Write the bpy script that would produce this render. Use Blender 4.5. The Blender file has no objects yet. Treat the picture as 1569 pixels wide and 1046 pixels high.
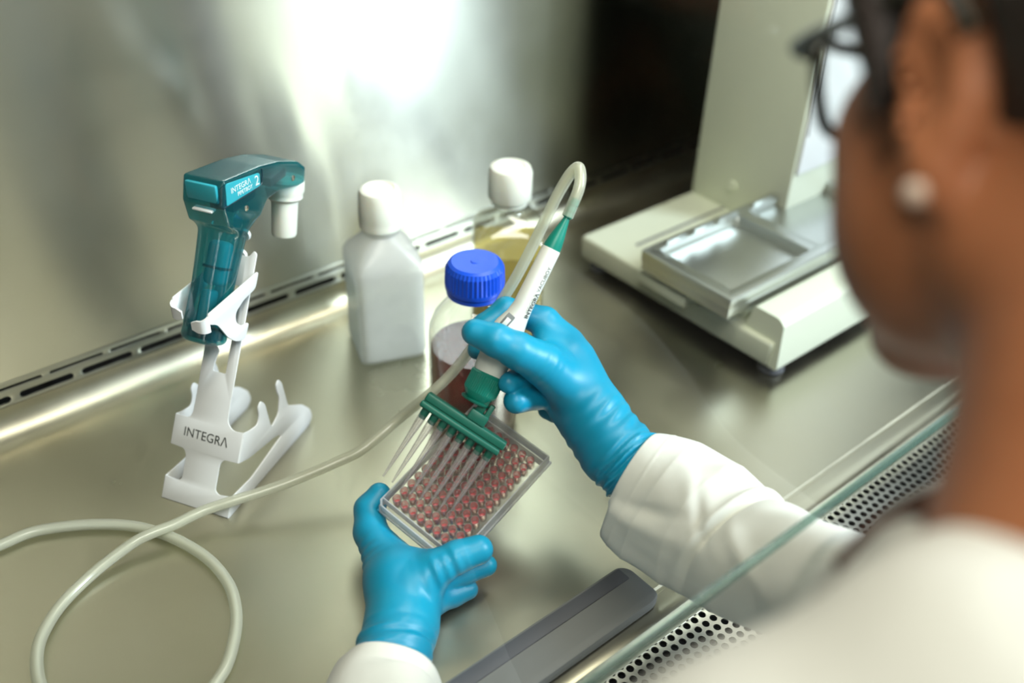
import bpy, bmesh, math
import numpy as np
from mathutils import Vector, Matrix
S = bpy.context.scene
COL = S.collection
# ------------------------------------------------------------------ camera
W, H, F = 1569, 1046, 1527.4685
R = np.array([[0.767, 0.353, -0.537], [-0.641, 0.460, -0.614], [0.030, 0.815, 0.579]])
_x = R[:, 0] / np.linalg.norm(R[:, 0]); _y = R[:, 1] - _x * (R[:, 1] @ _x); _y /= np.linalg.norm(_y)
R = np.stack([_x, _y, np.cross(_x, _y)], 1)
EYE = np.array([0, 0, .65])
cd = bpy.data.cameras.new('camera'); cam = bpy.data.objects.new('camera', cd); COL.objects.link(cam)
cam.matrix_world = Matrix.Translation(EYE) @ Matrix(R.tolist()).to_4x4()
cd.sensor_width = 36; cd.lens = F * 36 / W; cd.clip_start = .01
cd.dof.use_dof = True; cd.dof.focus_distance = .825; cd.dof.aperture_fstop = 2.3
S.camera = cam
# ------------------------------------------------------------------ world, light, exposure
S.view_settings.view_transform = 'Standard'; S.view_settings.look = 'None'
S.view_settings.exposure = 0.0; S.view_settings.gamma = 1; S.view_settings.use_curve_mapping = False
S.cycles.max_bounces = 12; S.cycles.transparent_max_bounces = 40; S.cycles.glossy_bounces = 6
S.cycles.transmission_bounces = 10; S.cycles.diffuse_bounces = 4
S.cycles.use_denoising = True; S.cycles.sample_clamp_indirect = 4
S.cycles.caustics_refractive = False; S.cycles.caustics_reflective = False
wd = bpy.data.worlds.new('room_light'); S.world = wd; wd.use_nodes = True
wd.node_tree.nodes['Background'].inputs[0].default_value = (.50, .50, .42, 1)
wd.node_tree.nodes['Background'].inputs[1].default_value = .26

def area(name, loc, target, sx, sy, power, col):
    l = bpy.data.lights.new(name, 'AREA'); l.shape = 'RECTANGLE'; l.size = sx; l.size_y = sy
    l.energy = power; l.color = col
    o = bpy.data.objects.new(name, l); COL.objects.link(o); o.location = loc
    d = Vector(target) - Vector(loc); o.rotation_euler = d.to_track_quat('-Z', 'Y').to_euler()
    return o
area('cabinet_tube_light', (.62, .42, .93), (.58, .52, 0), .85, .10, 5.0, (1, .97, .82))
area('daylight_window', (2.25, -1.55, 1.75), (.75, .6, .2), .56, 1.8, 165, (.78, .90, 1))
area('room_ceiling_light', (-.35, -.8, 2.1), (.35, .35, .2), 1.1, .7, 32, (1, .97, .88))

# ------------------------------------------------------------------ pixel helpers (photograph frame 1569 x 1046)
def ray(px, py): return R @ np.array([px - W / 2, H / 2 - py, -F]) / F
def P(px, py, d): return EYE + ray(px, py) * d
def onz(px, py, z=0.):
    r = ray(px, py); return EYE + r * ((z - .65) / r[2])
def ony(px, py, y):
    r = ray(px, py); return EYE + r * (y / r[1])
def hit(px, py, o, n):
    r = ray(px, py); return EYE + r * (((o - EYE) @ n) / (r @ n))
def proj(p):
    c = R.T @ (np.array(p) - EYE); return W / 2 + F * c[0] / -c[2], H / 2 - F * c[1] / -c[2], -c[2]

# ------------------------------------------------------------------ materials
def lin(c): return tuple(((x / 255) / 12.92 if x / 255 <= .04045 else ((x / 255 + .055) / 1.055) ** 2.4) for x in c) + (1,)
def mat(name):
    m = bpy.data.materials.new(name); m.use_nodes = True
    return m, m.node_tree, m.node_tree.nodes['Principled BSDF']
def noise(nt, scale, detail=3, vec=None, rough=.5):
    n = nt.nodes.new('ShaderNodeTexNoise'); n.inputs['Scale'].default_value = scale
    n.inputs['Detail'].default_value = detail; n.inputs['Roughness'].default_value = rough
    if vec: nt.links.new(vec, n.inputs['Vector'])
    return n
def coord(nt, sc=(1, 1, 1), kind='Object'):
    t = nt.nodes.new('ShaderNodeTexCoord'); m = nt.nodes.new('ShaderNodeMapping')
    m.inputs['Scale'].default_value = sc; nt.links.new(t.outputs[kind], m.inputs['Vector']); return m.outputs[0]
def bump(nt, src, b, strength, dist):
    n = nt.nodes.new('ShaderNodeBump'); n.inputs['Strength'].default_value = strength
    n.inputs['Distance'].default_value = dist
    nt.links.new(src, n.inputs['Height']); nt.links.new(n.outputs[0], b.inputs['Normal']); return n
def rng(nt, src, a, b_, lo=0., hi=1.):
    n = nt.nodes.new('ShaderNodeMapRange'); n.inputs[1].default_value = lo; n.inputs[2].default_value = hi
    n.inputs[3].default_value = a; n.inputs[4].default_value = b_; nt.links.new(src, n.inputs[0]); return n.outputs[0]
def colmix(nt, fac, a, b_):
    n = nt.nodes.new('ShaderNodeMix'); n.data_type = 'RGBA'; n.inputs[6].default_value = a; n.inputs[7].default_value = b_
    nt.links.new(fac, n.inputs[0]); return n.outputs[2]
def plastic(name, col, rough=.35, var=.04, sss=0, spec=.5, nsc=60, bmp=.05, coat=0):
    m, nt, b = mat(name); c = lin(col)
    n = noise(nt, nsc, 4, coord(nt))
    nt.links.new(colmix(nt, n.outputs[0], tuple(x * (1 - var) for x in c[:3]) + (1,), tuple(min(1, x * (1 + var)) for x in c[:3]) + (1,)), b.inputs['Base Color'])
    nt.links.new(rng(nt, n.outputs[0], rough * .85, rough * 1.15), b.inputs['Roughness'])
    b.inputs['Specular IOR Level'].default_value = spec; b.inputs['Coat Weight'].default_value = coat
    if sss:
        b.inputs['Subsurface Weight'].default_value = sss; b.inputs['Subsurface Scale'].default_value = .004
    if bmp: bump(nt, n.outputs[0], b, bmp, .0005)
    return m
def steel(name, col, rough, aniso=0, tangent=None, brush=(3, 300, 300), cloud=.10, bmp=.02, tint=None):
    m, nt, b = mat(name); c = lin(col)
    n = noise(nt, 1, 3, coord(nt, brush)); n2 = noise(nt, 5, 5, coord(nt), .6)
    nt.links.new(colmix(nt, n2.outputs[0], tuple(x * .86 for x in c[:3]) + (1,), tuple(min(1, x * 1.12) for x in c[:3]) + (1,)), b.inputs['Base Color'])
    b.inputs['Metallic'].default_value = 1
    nt.links.new(rng(nt, n2.outputs[0], rough - cloud, rough + cloud, .3, .7), b.inputs['Roughness'])
    b.inputs['Anisotropic'].default_value = aniso
    if tangent:
        v = nt.nodes.new('ShaderNodeCombineXYZ')
        for i in range(3): v.inputs[i].default_value = tangent[i]
        nt.links.new(v.outputs[0], b.inputs['Tangent'])
    bump(nt, n.outputs[0], b, bmp, .0004)
    return m
def clear(name, tint=(1, 1, 1), base=.03, edge=.55, rough=.03, haze=0., hazecol=(1, 1, 1, 1), power=2.2):
    """thin clear plastic or glass sheet: lets light straight through, mirrors at grazing angles"""
    m, nt, b = mat(name); nt.nodes.remove(b); out = nt.nodes['Material Output']
    t = nt.nodes.new('ShaderNodeBsdfTransparent'); t.inputs[0].default_value = tint + (1,)
    g = nt.nodes.new('ShaderNodeBsdfGlossy'); g.inputs['Roughness'].default_value = rough
    lw = nt.nodes.new('ShaderNodeLayerWeight'); lw.inputs[0].default_value = .5
    pw = nt.nodes.new('ShaderNodeMath'); pw.operation = 'POWER'; pw.inputs[1].default_value = power
    nt.links.new(lw.outputs['Facing'], pw.inputs[0])
    mx = nt.nodes.new('ShaderNodeMixShader'); nt.links.new(rng(nt, pw.outputs[0], base, edge), mx.inputs[0])
    src = t.outputs[0]
    if haze:
        d = nt.nodes.new('ShaderNodeBsdfDiffuse'); d.inputs[0].default_value = hazecol
        tr = nt.nodes.new('ShaderNodeBsdfTranslucent'); tr.inputs[0].default_value = hazecol
        a = nt.nodes.new('ShaderNodeMixShader'); a.inputs[0].default_value = .5
        nt.links.new(d.outputs[0], a.inputs[1]); nt.links.new(tr.outputs[0], a.inputs[2])
        h = nt.nodes.new('ShaderNodeMixShader'); n = noise(nt, 40, 2, coord(nt))
        nt.links.new(rng(nt, n.outputs[0], haze * .9, haze * 1.1), h.inputs[0])
        nt.links.new(t.outputs[0], h.inputs[1]); nt.links.new(a.outputs[0], h.inputs[2]); src = h.outputs[0]
    nt.links.new(src, mx.inputs[1]); nt.links.new(g.outputs[0], mx.inputs[2]); nt.links.new(mx.outputs[0], out.inputs[0])
    return m
M = {}
M['worktop'] = steel('worktop_steel', (192, 187, 166), .335, 0, None, (220, 5, 5), .08, .05)
M['wall'] = steel('brushed_wall_steel', (182, 184, 174), .31, 1.0, (0, 0, 1), (2, 2, 420), .04, .04)
M['side'] = plastic('dark_side_panel', (22, 23, 20), .25, .1, spec=.4)
M['black'] = plastic('shade_black', (6, 6, 6), .8)  # near-black colour carries the shade of the hidden air spaces
M['white_paint'] = plastic('white_powder_coat', (236, 238, 236), .38, .02, spec=.45)
M['ivory'] = plastic('ivory_instrument_plastic', (216, 222, 200), .42, .02)
M['alu'] = steel('anodised_tray', (196, 200, 196), .38, 0, None, (300, 4, 4), .05, .02)
M['teal'] = plastic('teal_plastic', (4, 128, 110), .38, .05)
M['green'] = plastic('green_silicone', (4, 94, 76), .42, .06, bmp=.03)
M['whitecap'] = plastic('white_cap_plastic', (240, 243, 228), .45, .02, sss=.15)
M['bluecap'] = plastic('blue_cap_plastic', (16, 80, 214), .38, .05)
M['handle'] = plastic('handpiece_plastic', (232, 234, 224), .3, .02)
M['print'] = plastic('black_print', (52, 56, 52), .5, 0, bmp=0)
M['greyprint'] = plastic('grey_print', (150, 152, 146), .5, 0, bmp=0)
M['whiteprint'] = plastic('white_print', (225, 238, 235), .5, 0, bmp=0)
M['pane'] = clear('sash_glass', (.98, .99, .985), .004, .30, .01)
M['pane_edge'] = clear('sash_glass_edge', (.60, .74, .67), .08, .4, .2, .45, lin((140, 172, 158)))
M['polystyrene'] = clear('clear_polystyrene', (.975, .975, .975), .06, .35, .04, .50, lin((255, 255, 255)), 1.6)
M['deck'] = clear('clear_deck', (.98, .97, .97), .03, .5, .06, .06, lin((250, 225, 222)))
M['wellwall'] = clear('well_polystyrene', (.97, .95, .95), .11, .75, .03, .16, lin((255, 234, 232)), 1.3)
M['tip'] = clear('clear_tip', (.985, .97, .965), .07, .6, .05, .12, lin((255, 244, 242)), 1.5)
M['medium'] = plastic('pink_medium', (234, 104, 106), .10, .08)
M['medium2'] = clear('pink_liquid', (.93, .70, .69), .05, .4, .05, .25, lin((232, 150, 148)))
M['hdpe'] = clear('milky_bottle', (.96, .97, .95), .03, .30, .3, .66, lin((255, 255, 250)))
M['milk_liquid'] = clear('milky_water', (.92, .95, .92), .03, .2, .3, .30, lin((245, 252, 245)))
M['petg'] = clear('clear_bottle', (.90, .92, .88), .07, .85, .05, .14, lin((220, 220, 205)))
M['yellow'] = clear('yellow_liquid', (.92, .82, .36), .04, .35, .10, .60, lin((250, 226, 100)))
M['glass'] = clear('borosilicate_glass', (.95, .95, .95), .06, .8, .03)
M['red'] = clear('red_liquid', (.45, .15, .14), .05, .4, .06, .62, lin((104, 36, 38)))
M['silicone'] = clear('silicone_hose', (.95, .96, .90), .05, .28, .2, .48, lin((250, 250, 232)))
M['gun'] = clear('translucent_teal', (.16, .62, .66), .05, .50, .10, .30, lin((14, 132, 146)))
M['gun_light'] = plastic('light_teal_inner', (70, 178, 190), .4, .05)
M['gun_panel'] = plastic('teal_label_panel', (44, 158, 172), .3, .04)
M['gun_dark'] = plastic('dark_mechanism', (10, 46, 58), .4, .1)
M['screw'] = steel('screw_steel', (170, 165, 150), .3)
M['grille'] = steel('perforated_steel', (190, 190, 182), .32, 0, None, (5, 5, 5), .05)
M['grey'] = plastic('grey_plastic', (120, 122, 120), .6, .03)
M['greydark'] = plastic('dark_grey_rubber', (84, 86, 92), .6, .03)
# nitrile glove
m, nt, b = mat('blue_nitrile'); c = coord(nt)
n = noise(nt, 70, 5, c); n2 = noise(nt, 18, 3, c)
nt.links.new(colmix(nt, n2.outputs[0], lin((0, 130, 166)), lin((2, 158, 192))), b.inputs['Base Color'])
b.inputs['Roughness'].default_value = .42; b.inputs['Subsurface Weight'].default_value = .12; b.inputs['Subsurface Scale'].default_value = .004
bump(nt, n.outputs[0], b, .14, .0006); M['glove'] = m
# skin
m, nt, b = mat('skin'); n = noise(nt, 60, 5, coord(nt))
nt.links.new(colmix(nt, n.outputs[0], lin((168, 104, 66)), lin((188, 122, 82))), b.inputs['Base Color'])
b.inputs['Roughness'].default_value = .5; b.inputs['Subsurface Weight'].default_value = .2; b.inputs['Subsurface Scale'].default_value = .008
b.inputs['Subsurface Radius'].default_value = (1, .35, .2); bump(nt, n.outputs[0], b, .1, .0005); M['skin'] = m
# cloth
m, nt, b = mat('white_cotton'); n = noise(nt, 900, 2, coord(nt)); n2 = noise(nt, 14, 4, coord(nt))
nt.links.new(colmix(nt, n2.outputs[0], lin((226, 226, 214)), lin((238, 238, 228))), b.inputs['Base Color'])
b.inputs['Roughness'].default_value = .85; b.inputs['Sheen Weight'].default_value = .2
b2 = bump(nt, n.outputs[0], b, .15, .0003); b3 = nt.nodes.new('ShaderNodeBump'); b3.inputs['Strength'].default_value = .5; b3.inputs['Distance'].default_value = .004
nt.links.new(n2.outputs[0], b3.inputs['Height']); nt.links.new(b3.outputs[0], b2.inputs['Normal']); M['coat'] = m
# hair
m, nt, b = mat('dark_brown_hair'); n = noise(nt, 1, 4, coord(nt, (30, 900, 90)))
nt.links.new(colmix(nt, n.outputs[0], lin((14, 9, 7)), lin((52, 34, 24))), b.inputs['Base Color'])
b.inputs['Roughness'].default_value = .45; bump(nt, n.outputs[0], b, .6, .002); M['hair'] = m
M['frame'] = plastic('dark_olive_frame', (38, 34, 22), .3, .3)
M['pearl'] = plastic('pearl', (214, 190, 170), .2, .02)
M['shirt'] = plastic('brown_collar_fabric', (98, 66, 54), .8, .05)
M['eye'] = plastic('eye_white', (230, 228, 222), .15); M['iris'] = plastic('brown_iris', (60, 35, 20), .2)

# ------------------------------------------------------------------ object helpers
def tag(o, label=None, cat=None, group=None, kind=None):
    if label: o['label'] = label
    if cat: o['category'] = cat
    if group: o['group'] = group
    if kind: o['kind'] = kind
    return o
def mesh(name, v, f, m, parent=None, smooth=False):
    me = bpy.data.meshes.new(name); me.from_pydata([tuple(map(float, p)) for p in v], [], [tuple(map(int, q)) for q in f])
    me.update(); return link(name, me, m, parent, smooth)
def link(name, me, m, parent=None, smooth=False):
    if m is not None and not me.materials: me.materials.append(m)
    if smooth:
        me.shade_smooth()
        if smooth != True: me.set_sharp_from_angle(angle=math.radians(smooth))
    o = bpy.data.objects.new(name, me); COL.objects.link(o)
    if parent is not None:
        o.parent = parent; o.matrix_parent_inverse = parent.matrix_world.inverted()
    return o
def empty(name, loc=(0, 0, 0), mw=None):
    o = bpy.data.objects.new(name, None); o.empty_display_size = .02; COL.objects.link(o)
    o.matrix_world = Matrix(mw) if mw is not None else Matrix.Translation(Vector([float(x) for x in loc]))
    if mw is None: o.location = [float(x) for x in loc]
    return o
def frame(o, x, y, z):
    m = np.eye(4); m[:3, 0] = x; m[:3, 1] = y; m[:3, 2] = z; m[:3, 3] = o; return m
def xf(mw, v): v = np.asarray(v, float); return v @ mw[:3, :3].T + mw[:3, 3]
def unit(v): v = np.asarray(v, float); return v / np.linalg.norm(v)
def bm_obj(name, bm, m, parent=None, smooth=False, mw=None):
    if mw is not None: bm.transform(Matrix(mw.tolist()) if isinstance(mw, np.ndarray) else mw)
    bmesh.ops.recalc_face_normals(bm, faces=bm.faces)
    me = bpy.data.meshes.new(name); bm.to_mesh(me); bm.free(); return link(name, me, m, parent, smooth)
def box_bm(lo, hi, bev=0., seg=2, bm=None):
    b = bmesh.new(); bmesh.ops.create_cube(b, size=1)
    lo, hi = np.array(lo, float), np.array(hi, float)
    for v in b.verts: v.co = Vector(((lo + hi) / 2 + np.array(v.co) * (hi - lo)).tolist())
    if bev: bmesh.ops.bevel(b, geom=b.edges[:], offset=bev, segments=seg, affect='EDGES', profile=.5)
    return b
def box(name, lo, hi, m, parent=None, bev=.001, seg=2, mw=None, smooth=30):
    return bm_obj(name, box_bm(lo, hi, bev, seg), m, parent, smooth if bev else False, mw)
def join(*bs):
    out = bs[0]
    for b in bs[1:]:
        me = bpy.data.meshes.new('t'); b.to_mesh(me); b.free(); out.from_mesh(me); bpy.data.meshes.remove(me)
    return out
def loft(rings, closed=False, cap=True):
    """rings: list of (n,3) arrays -> verts, faces"""
    n = len(rings[0]); v = np.concatenate(rings); f = []; k = len(rings)
    for i in range(k if closed else k - 1):
        a, b_ = i * n, ((i + 1) % k) * n
        for j in range(n): f.append((a + j, a + (j + 1) % n, b_ + (j + 1) % n, b_ + j))
    if cap and not closed: f.append(tuple(range(n))[::-1]); f.append(tuple((k - 1) * n + j for j in range(n)))
    return v, f
def lathe(name, prof, m, parent=None, seg=40, mw=None, smooth=35, ribs=None, cap=True):
    """prof: (r, z) list along local z"""
    a = np.linspace(0, 2 * np.pi, seg, endpoint=False); rings = []
    for i, (r, z) in enumerate(prof):
        rr = np.full(seg, r)
        if ribs and ribs[0] <= i <= ribs[1]: rr = rr + ribs[2] * (np.arange(seg) % 2)
        rings.append(np.stack([rr * np.cos(a), rr * np.sin(a), np.full(seg, z)], 1))
    v, f = loft(rings, cap=cap)
    if mw is not None: v = xf(mw, v)
    o = mesh(name, v, f, m, parent, smooth); return o
def spline(pts, n=12, closed=False):
    p = np.asarray(pts, float); out = []
    m_ = len(p)
    for i in range(m_ - (0 if closed else 1)):
        g = lambda k: p[k % m_] if closed else p[min(max(k, 0), m_ - 1)]
        p0, p1, p2, p3 = g(i - 1), g(i), g(i + 1), g(i + 2)
        for t in np.linspace(0, 1, n, endpoint=False):
            out.append(.5 * ((2 * p1) + (p2 - p0) * t + (2 * p0 - 5 * p1 + 4 * p2 - p3) * t * t + (3 * p1 - p0 - 3 * p2 + p3) * t ** 3))
    if not closed: out.append(p[-1])
    return np.array(out)
def sweep(path, sect, up=None):
    """sect(i, s)-> (n,2) section ; parallel transport frame"""
    path = np.asarray(path); T = np.gradient(path, axis=0); T /= np.linalg.norm(T, axis=1)[:, None]
    u = np.cross(T[0], up if up is not None else [0, 0, 1]); u = unit(u) if np.linalg.norm(u) > 1e-6 else unit(np.cross(T[0], [1, 0, 0])); rings = []
    for i in range(len(path)):
        u = unit(u - T[i] * (u @ T[i])); w = np.cross(T[i], u); q = sect(i, i / (len(path) - 1))
        rings.append(path[i] + q[:, :1] * u + q[:, 1:] * w)
    return rings
def circ(r, n=16, ry=None):
    a = np.linspace(0, 2 * np.pi, n, endpoint=False); return np.stack([r * np.cos(a), (ry or r) * np.sin(a)], 1)
def tube(name, pts, r, m, parent=None, seg=16, n=12, closed=False, smooth=True, hollow=0):
    path = spline(pts, n, closed); rr = (lambda i, s: circ(r(s) if callable(r) else r, seg))
    v, f = loft(sweep(path, rr)); return mesh(name, v, f, m, parent, 60)
def rect(hw, hh, rad, n=5):
    out = []
    for cx, cy, a0 in ((hw - rad, hh - rad, 0), (-hw + rad, hh - rad, 90), (-hw + rad, -hh + rad, 180), (hw - rad, -hh + rad, 270)):
        for t in np.linspace(0, 90, n): a = math.radians(a0 + t); out.append((cx + rad * math.cos(a), cy + rad * math.sin(a)))
    return np.array(out)
def slot(cx, cy, hw, hh, n=6):
    return rect(hw, hh, min(hw, hh) * .999, n) + np.array([cx, cy])
def rounded(pts, r, n=4):
    """round the corners of a polygon; r scalar or list"""
    p = [np.array(q, float) for q in pts]; out = []
    for i, q in enumerate(p):
        rr = r[i] if isinstance(r, (list, tuple)) else r
        a, b_ = p[i - 1] - q, p[(i + 1) % len(p)] - q; la, lb = np.linalg.norm(a), np.linalg.norm(b_)
        d = min(rr, la * .45, lb * .45)
        if d < 1e-6: out.append(q); continue
        s, e = q + a / la * d, q + b_ / lb * d
        for t in np.linspace(0, 1, n + 1): out.append((1 - t) ** 2 * s + 2 * t * (1 - t) * q + t * t * e)
    return np.array(out)
def plate(name, outline, holes, th, m, parent=None, mw=None, bev=.0004, smooth=30):
    """sheet with real holes: local xy outline, thickness th centred on z=0"""
    cu = bpy.data.curves.new('t', 'CURVE'); cu.dimensions = '2D'; cu.fill_mode = 'BOTH'
    for q in [outline] + list(holes):
        sp = cu.splines.new('POLY'); sp.points.add(len(q) - 1); sp.use_cyclic_u = True
        for i, (x, y) in enumerate(q): sp.points[i].co = (x, y, 0, 1)
    cu.extrude = th / 2 - bev; cu.bevel_depth = bev; cu.bevel_resolution = 1; cu.offset = -bev
    o = bpy.data.objects.new('t', cu); COL.objects.link(o); bpy.context.view_layer.update()
    me = bpy.data.meshes.new_from_object(o.evaluated_get(bpy.context.evaluated_depsgraph_get())); bpy.data.objects.remove(o); bpy.data.curves.remove(cu)
    bm = bmesh.new(); bm.from_mesh(me); bpy.data.meshes.remove(me); bmesh.ops.remove_doubles(bm, verts=bm.verts, dist=1e-6)
    return bm_obj(name, bm, m, parent, smooth, mw)
def text_mesh(name, s, size, m, parent, mw=None, fn=None, depth=.0002, sx=1., offset=0., align='CENTER', space=1.):
    cu = bpy.data.curves.new('t', 'FONT'); cu.body = s; cu.size = size; cu.align_x = align; cu.align_y = 'CENTER'
    cu.extrude = depth / 2; cu.offset = offset; cu.space_character = space; cu.resolution_u = 4
    o = bpy.data.objects.new('t', cu); COL.objects.link(o); bpy.context.view_layer.update()
    me = bpy.data.meshes.new_from_object(o.evaluated_get(bpy.context.evaluated_depsgraph_get())); bpy.data.objects.remove(o); bpy.data.curves.remove(cu)
    v = np.array([p.co[:] for p in me.vertices]); v[:, 0] *= sx; f = [tuple(p.vertices) for p in me.polygons]; bpy.data.meshes.remove(me)
    if fn: v = fn(v)
    if mw is not None: v = xf(mw, v)
    return mesh(name, v, f, m, parent)

# ------------------------------------------------------------------ implicit surfaces for the person
def rcone(p, a, b_, r1, r2):
    a, b_ = np.array(a, float), np.array(b_, float); ba = b_ - a; l2 = ba @ ba
    h = np.clip(((p - a) @ ba) / l2, 0, 1); return np.linalg.norm(p - a - h[..., None] * ba, axis=-1) - (r1 + (r2 - r1) * h)
def ellip(p, c, ax, rad):
    q = (p - np.array(c)) @ np.array(ax).T; rad = np.array(rad, float)
    k0 = np.linalg.norm(q / rad, axis=-1); k1 = np.linalg.norm(q / rad ** 2, axis=-1) + 1e-9; return k0 * (k0 - 1) / k1
def smin(a, b_, k):
    h = np.clip(.5 + .5 * (b_ - a) / k, 0, 1); return b_ + (a - b_) * h - k * h * (1 - h)
def smax(a, b_, k): return -smin(-a, -b_, k)
def surface(fn, lo, hi, s):
    """naive surface nets of fn(points)=0 -> verts, quads"""
    lo, hi = np.array(lo, float), np.array(hi, float); n = np.ceil((hi - lo) / s).astype(int) + 1
    g = np.empty(n, np.float32); ys, zs = lo[1] + np.arange(n[1]) * s, lo[2] + np.arange(n[2]) * s
    for i0 in range(0, n[0], 16):
        xs = lo[0] + np.arange(i0, min(i0 + 16, n[0])) * s
        g[i0:i0 + 16] = fn(np.stack(np.meshgrid(xs, ys, zs, indexing='ij'), -1))
    ins = g < 0; c = [ins[i:n[0] - 1 + i, j:n[1] - 1 + j, k:n[2] - 1 + k] for i in (0, 1) for j in (0, 1) for k in (0, 1)]
    cnt = sum(x.astype(np.int8) for x in c); act = (cnt > 0) & (cnt < 8); idx = np.full(act.shape, -1, np.int64)
    cells = np.argwhere(act); idx[act] = np.arange(len(cells)); acc = np.zeros((len(cells), 3)); num = np.zeros(len(cells))
    for ax in range(3):
        o1, o2 = [a for a in range(3) if a != ax]
        for d1 in (0, 1):
            for d2 in (0, 1):
                p0 = cells.copy(); p0[:, o1] += d1; p0[:, o2] += d2; p1 = p0.copy(); p1[:, ax] += 1
                g0, g1 = g[tuple(p0.T)], g[tuple(p1.T)]; cr = (g0 < 0) != (g1 < 0); t = g0 / (g0 - g1 + 1e-12)
                q = p0.astype(float); q[:, ax] += t; acc[cr] += q[cr]; num[cr] += 1
    v = lo + acc / num[:, None] * s; faces = []
    for ax in range(3):
        o1, o2 = (ax + 1) % 3, (ax + 2) % 3
        sl0 = [slice(None)] * 3; sl1 = [slice(None)] * 3; sl0[ax] = slice(0, -1); sl1[ax] = slice(1, None)
        a, b_ = ins[tuple(sl0)], ins[tuple(sl1)]; e = np.argwhere(a != b_)
        e = e[(e[:, o1] > 0) & (e[:, o2] > 0) & (e[:, o1] < n[o1] - 1) & (e[:, o2] < n[o2] - 1)]
        q = []
        for d1, d2 in ((1, 1), (0, 1), (0, 0), (1, 0)):
            w = e.copy(); w[:, o1] -= d1; w[:, o2] -= d2; q.append(idx[tuple(w.T)])
        q = np.stack(q, 1); fl = a[tuple(e.T)]; q[~fl] = q[~fl][:, ::-1]; faces.append(q)
    return v, np.concatenate(faces)
def smooth_mesh(v, f, it=2, lam=.5):
    e = np.concatenate([f[:, [0, 1]], f[:, [1, 2]], f[:, [2, 3]], f[:, [3, 0]]])
    for _ in range(it):
        acc = np.zeros_like(v); c = np.zeros(len(v))
        np.add.at(acc, e[:, 0], v[e[:, 1]]); np.add.at(acc, e[:, 1], v[e[:, 0]]); np.add.at(c, e[:, 0], 1); np.add.at(c, e[:, 1], 1)
        v = v + lam * (acc / c[:, None] - v)
    return v
def np_mesh(name, v, f, m, parent):
    me = bpy.data.meshes.new(name); me.vertices.add(len(v)); me.vertices.foreach_set('co', v.astype(np.float32).ravel())
    me.loops.add(f.size); me.loops.foreach_set('vertex_index', f.astype(np.int32).ravel()); me.polygons.add(len(f))
    me.polygons.foreach_set('loop_start', (np.arange(len(f)) * f.shape[1]).astype(np.int32)); me.update(calc_edges=True); me.validate()
    return link(name, me, m, parent, True)

# ================================================================== SETTING: the safety cabinet
X0, X1 = -.55, 1.72
# worktop with a coved rear edge, a front groove and a rolled front lip
prof = [(.318, -.012), (.3145, -.008), (.3140, -.003), (.316, .0005), (.320, .0014), (.324, .0003), (.329, 0), (.3365, 0), (.338, -.0022), (.341, -.0022), (.3425, 0)]
prof += [(y, 0) for y in (.40, .5, .6, .7, .8, .84)]
prof += [(.84 + .03 * math.sin(a), .03 - .03 * math.cos(a)) for a in np.radians(np.linspace(10, 90, 9))]
v, f = [], []
xs = np.linspace(X0, X1, 12)
for x in xs: v += [(x, y, z) for y, z in prof]
k = len(prof)
for i in range(len(xs) - 1):
    for j in range(k - 1): f.append((i * k + j, (i + 1) * k + j, (i + 1) * k + j + 1, i * k + j + 1))
tag(mesh('worktop', v, f, M['worktop'], None, 40), 'brushed stainless steel cabinet worktop with curved rear edge', kind='structure')
# wall: slotted strip then a plain brushed panel above
A4 = frame((0, .8712, 0), (1, 0, 0), (0, 0, 1), (0, -1, 0))
holes = []
for i in range(-11, 26):
    xl = .133 + .06 * i
    if X0 < xl - .01 and xl + .06 < X1: holes.append(slot(xl + .026, .0375, .026, .0038)); holes.append(slot(xl + .0575, .0500, .0265, .0017))
tag(plate('trim_1', [(X0, .0302), (X1, .0302), (X1, .058), (X0, .058)], holes, .0016, M['wall'], None, A4, .0002), 'slotted steel strip along the foot of the back wall', kind='structure')
tag(box('wall_back', (X0, .870, .0582), (X1, .874, 1.0), M['wall'], None, .0004), 'brushed stainless steel back wall of the cabinet', kind='structure')
tag(box('trim_2', (X0, .90, .0), (X1, .905, .09), M['black'], None, 0), 'black sheet behind the rear slots, coloured for the shade of the air plenum', kind='structure')  # plain sheet; the darkness inside the plenum is painted as black
tag(box('wall_right', (X1, .10, -.02), (X1 + .006, .905, 1.0), M['side'], None, 0), 'dark right side panel of the cabinet', kind='structure')
tag(box('wall_left', (X0 - .006, .10, -.02), (X0, .905, 1.0), M['wall'], None, 0), 'steel left side wall of the cabinet', kind='structure')
tag(box('ceiling', (X0, .36, 1.0), (X1, .905, 1.006), M['white_paint'], None, 0), 'white filter ceiling of the cabinet', kind='structure')
# glass sash, lower edge level, leaning in towards the top
GE0 = np.array([0, .213, .2]); tilt = math.radians(10)
gu = np.array([0, math.sin(tilt), math.cos(tilt)]); gn = np.array([0, -math.cos(tilt), math.sin(tilt)])
gm = frame(GE0, (1, 0, 0), gu, gn)
win = empty('window_1', (0.6, .213, .2)); tag(win, 'clear glass sash of the cabinet with a green polished lower edge', kind='structure')
mesh('pane', xf(gm, [(X0, .0022, 0), (X1, .0022, 0), (X1, .80, 0), (X0, .80, 0)]), [(0, 1, 2, 3)], M['pane'], win)
bm_obj('pane_edge', box_bm((X0, 0, -.0022), (X1, .0045, .0022), .0007, 2), M['pane_edge'], win, 30, gm)
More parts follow.
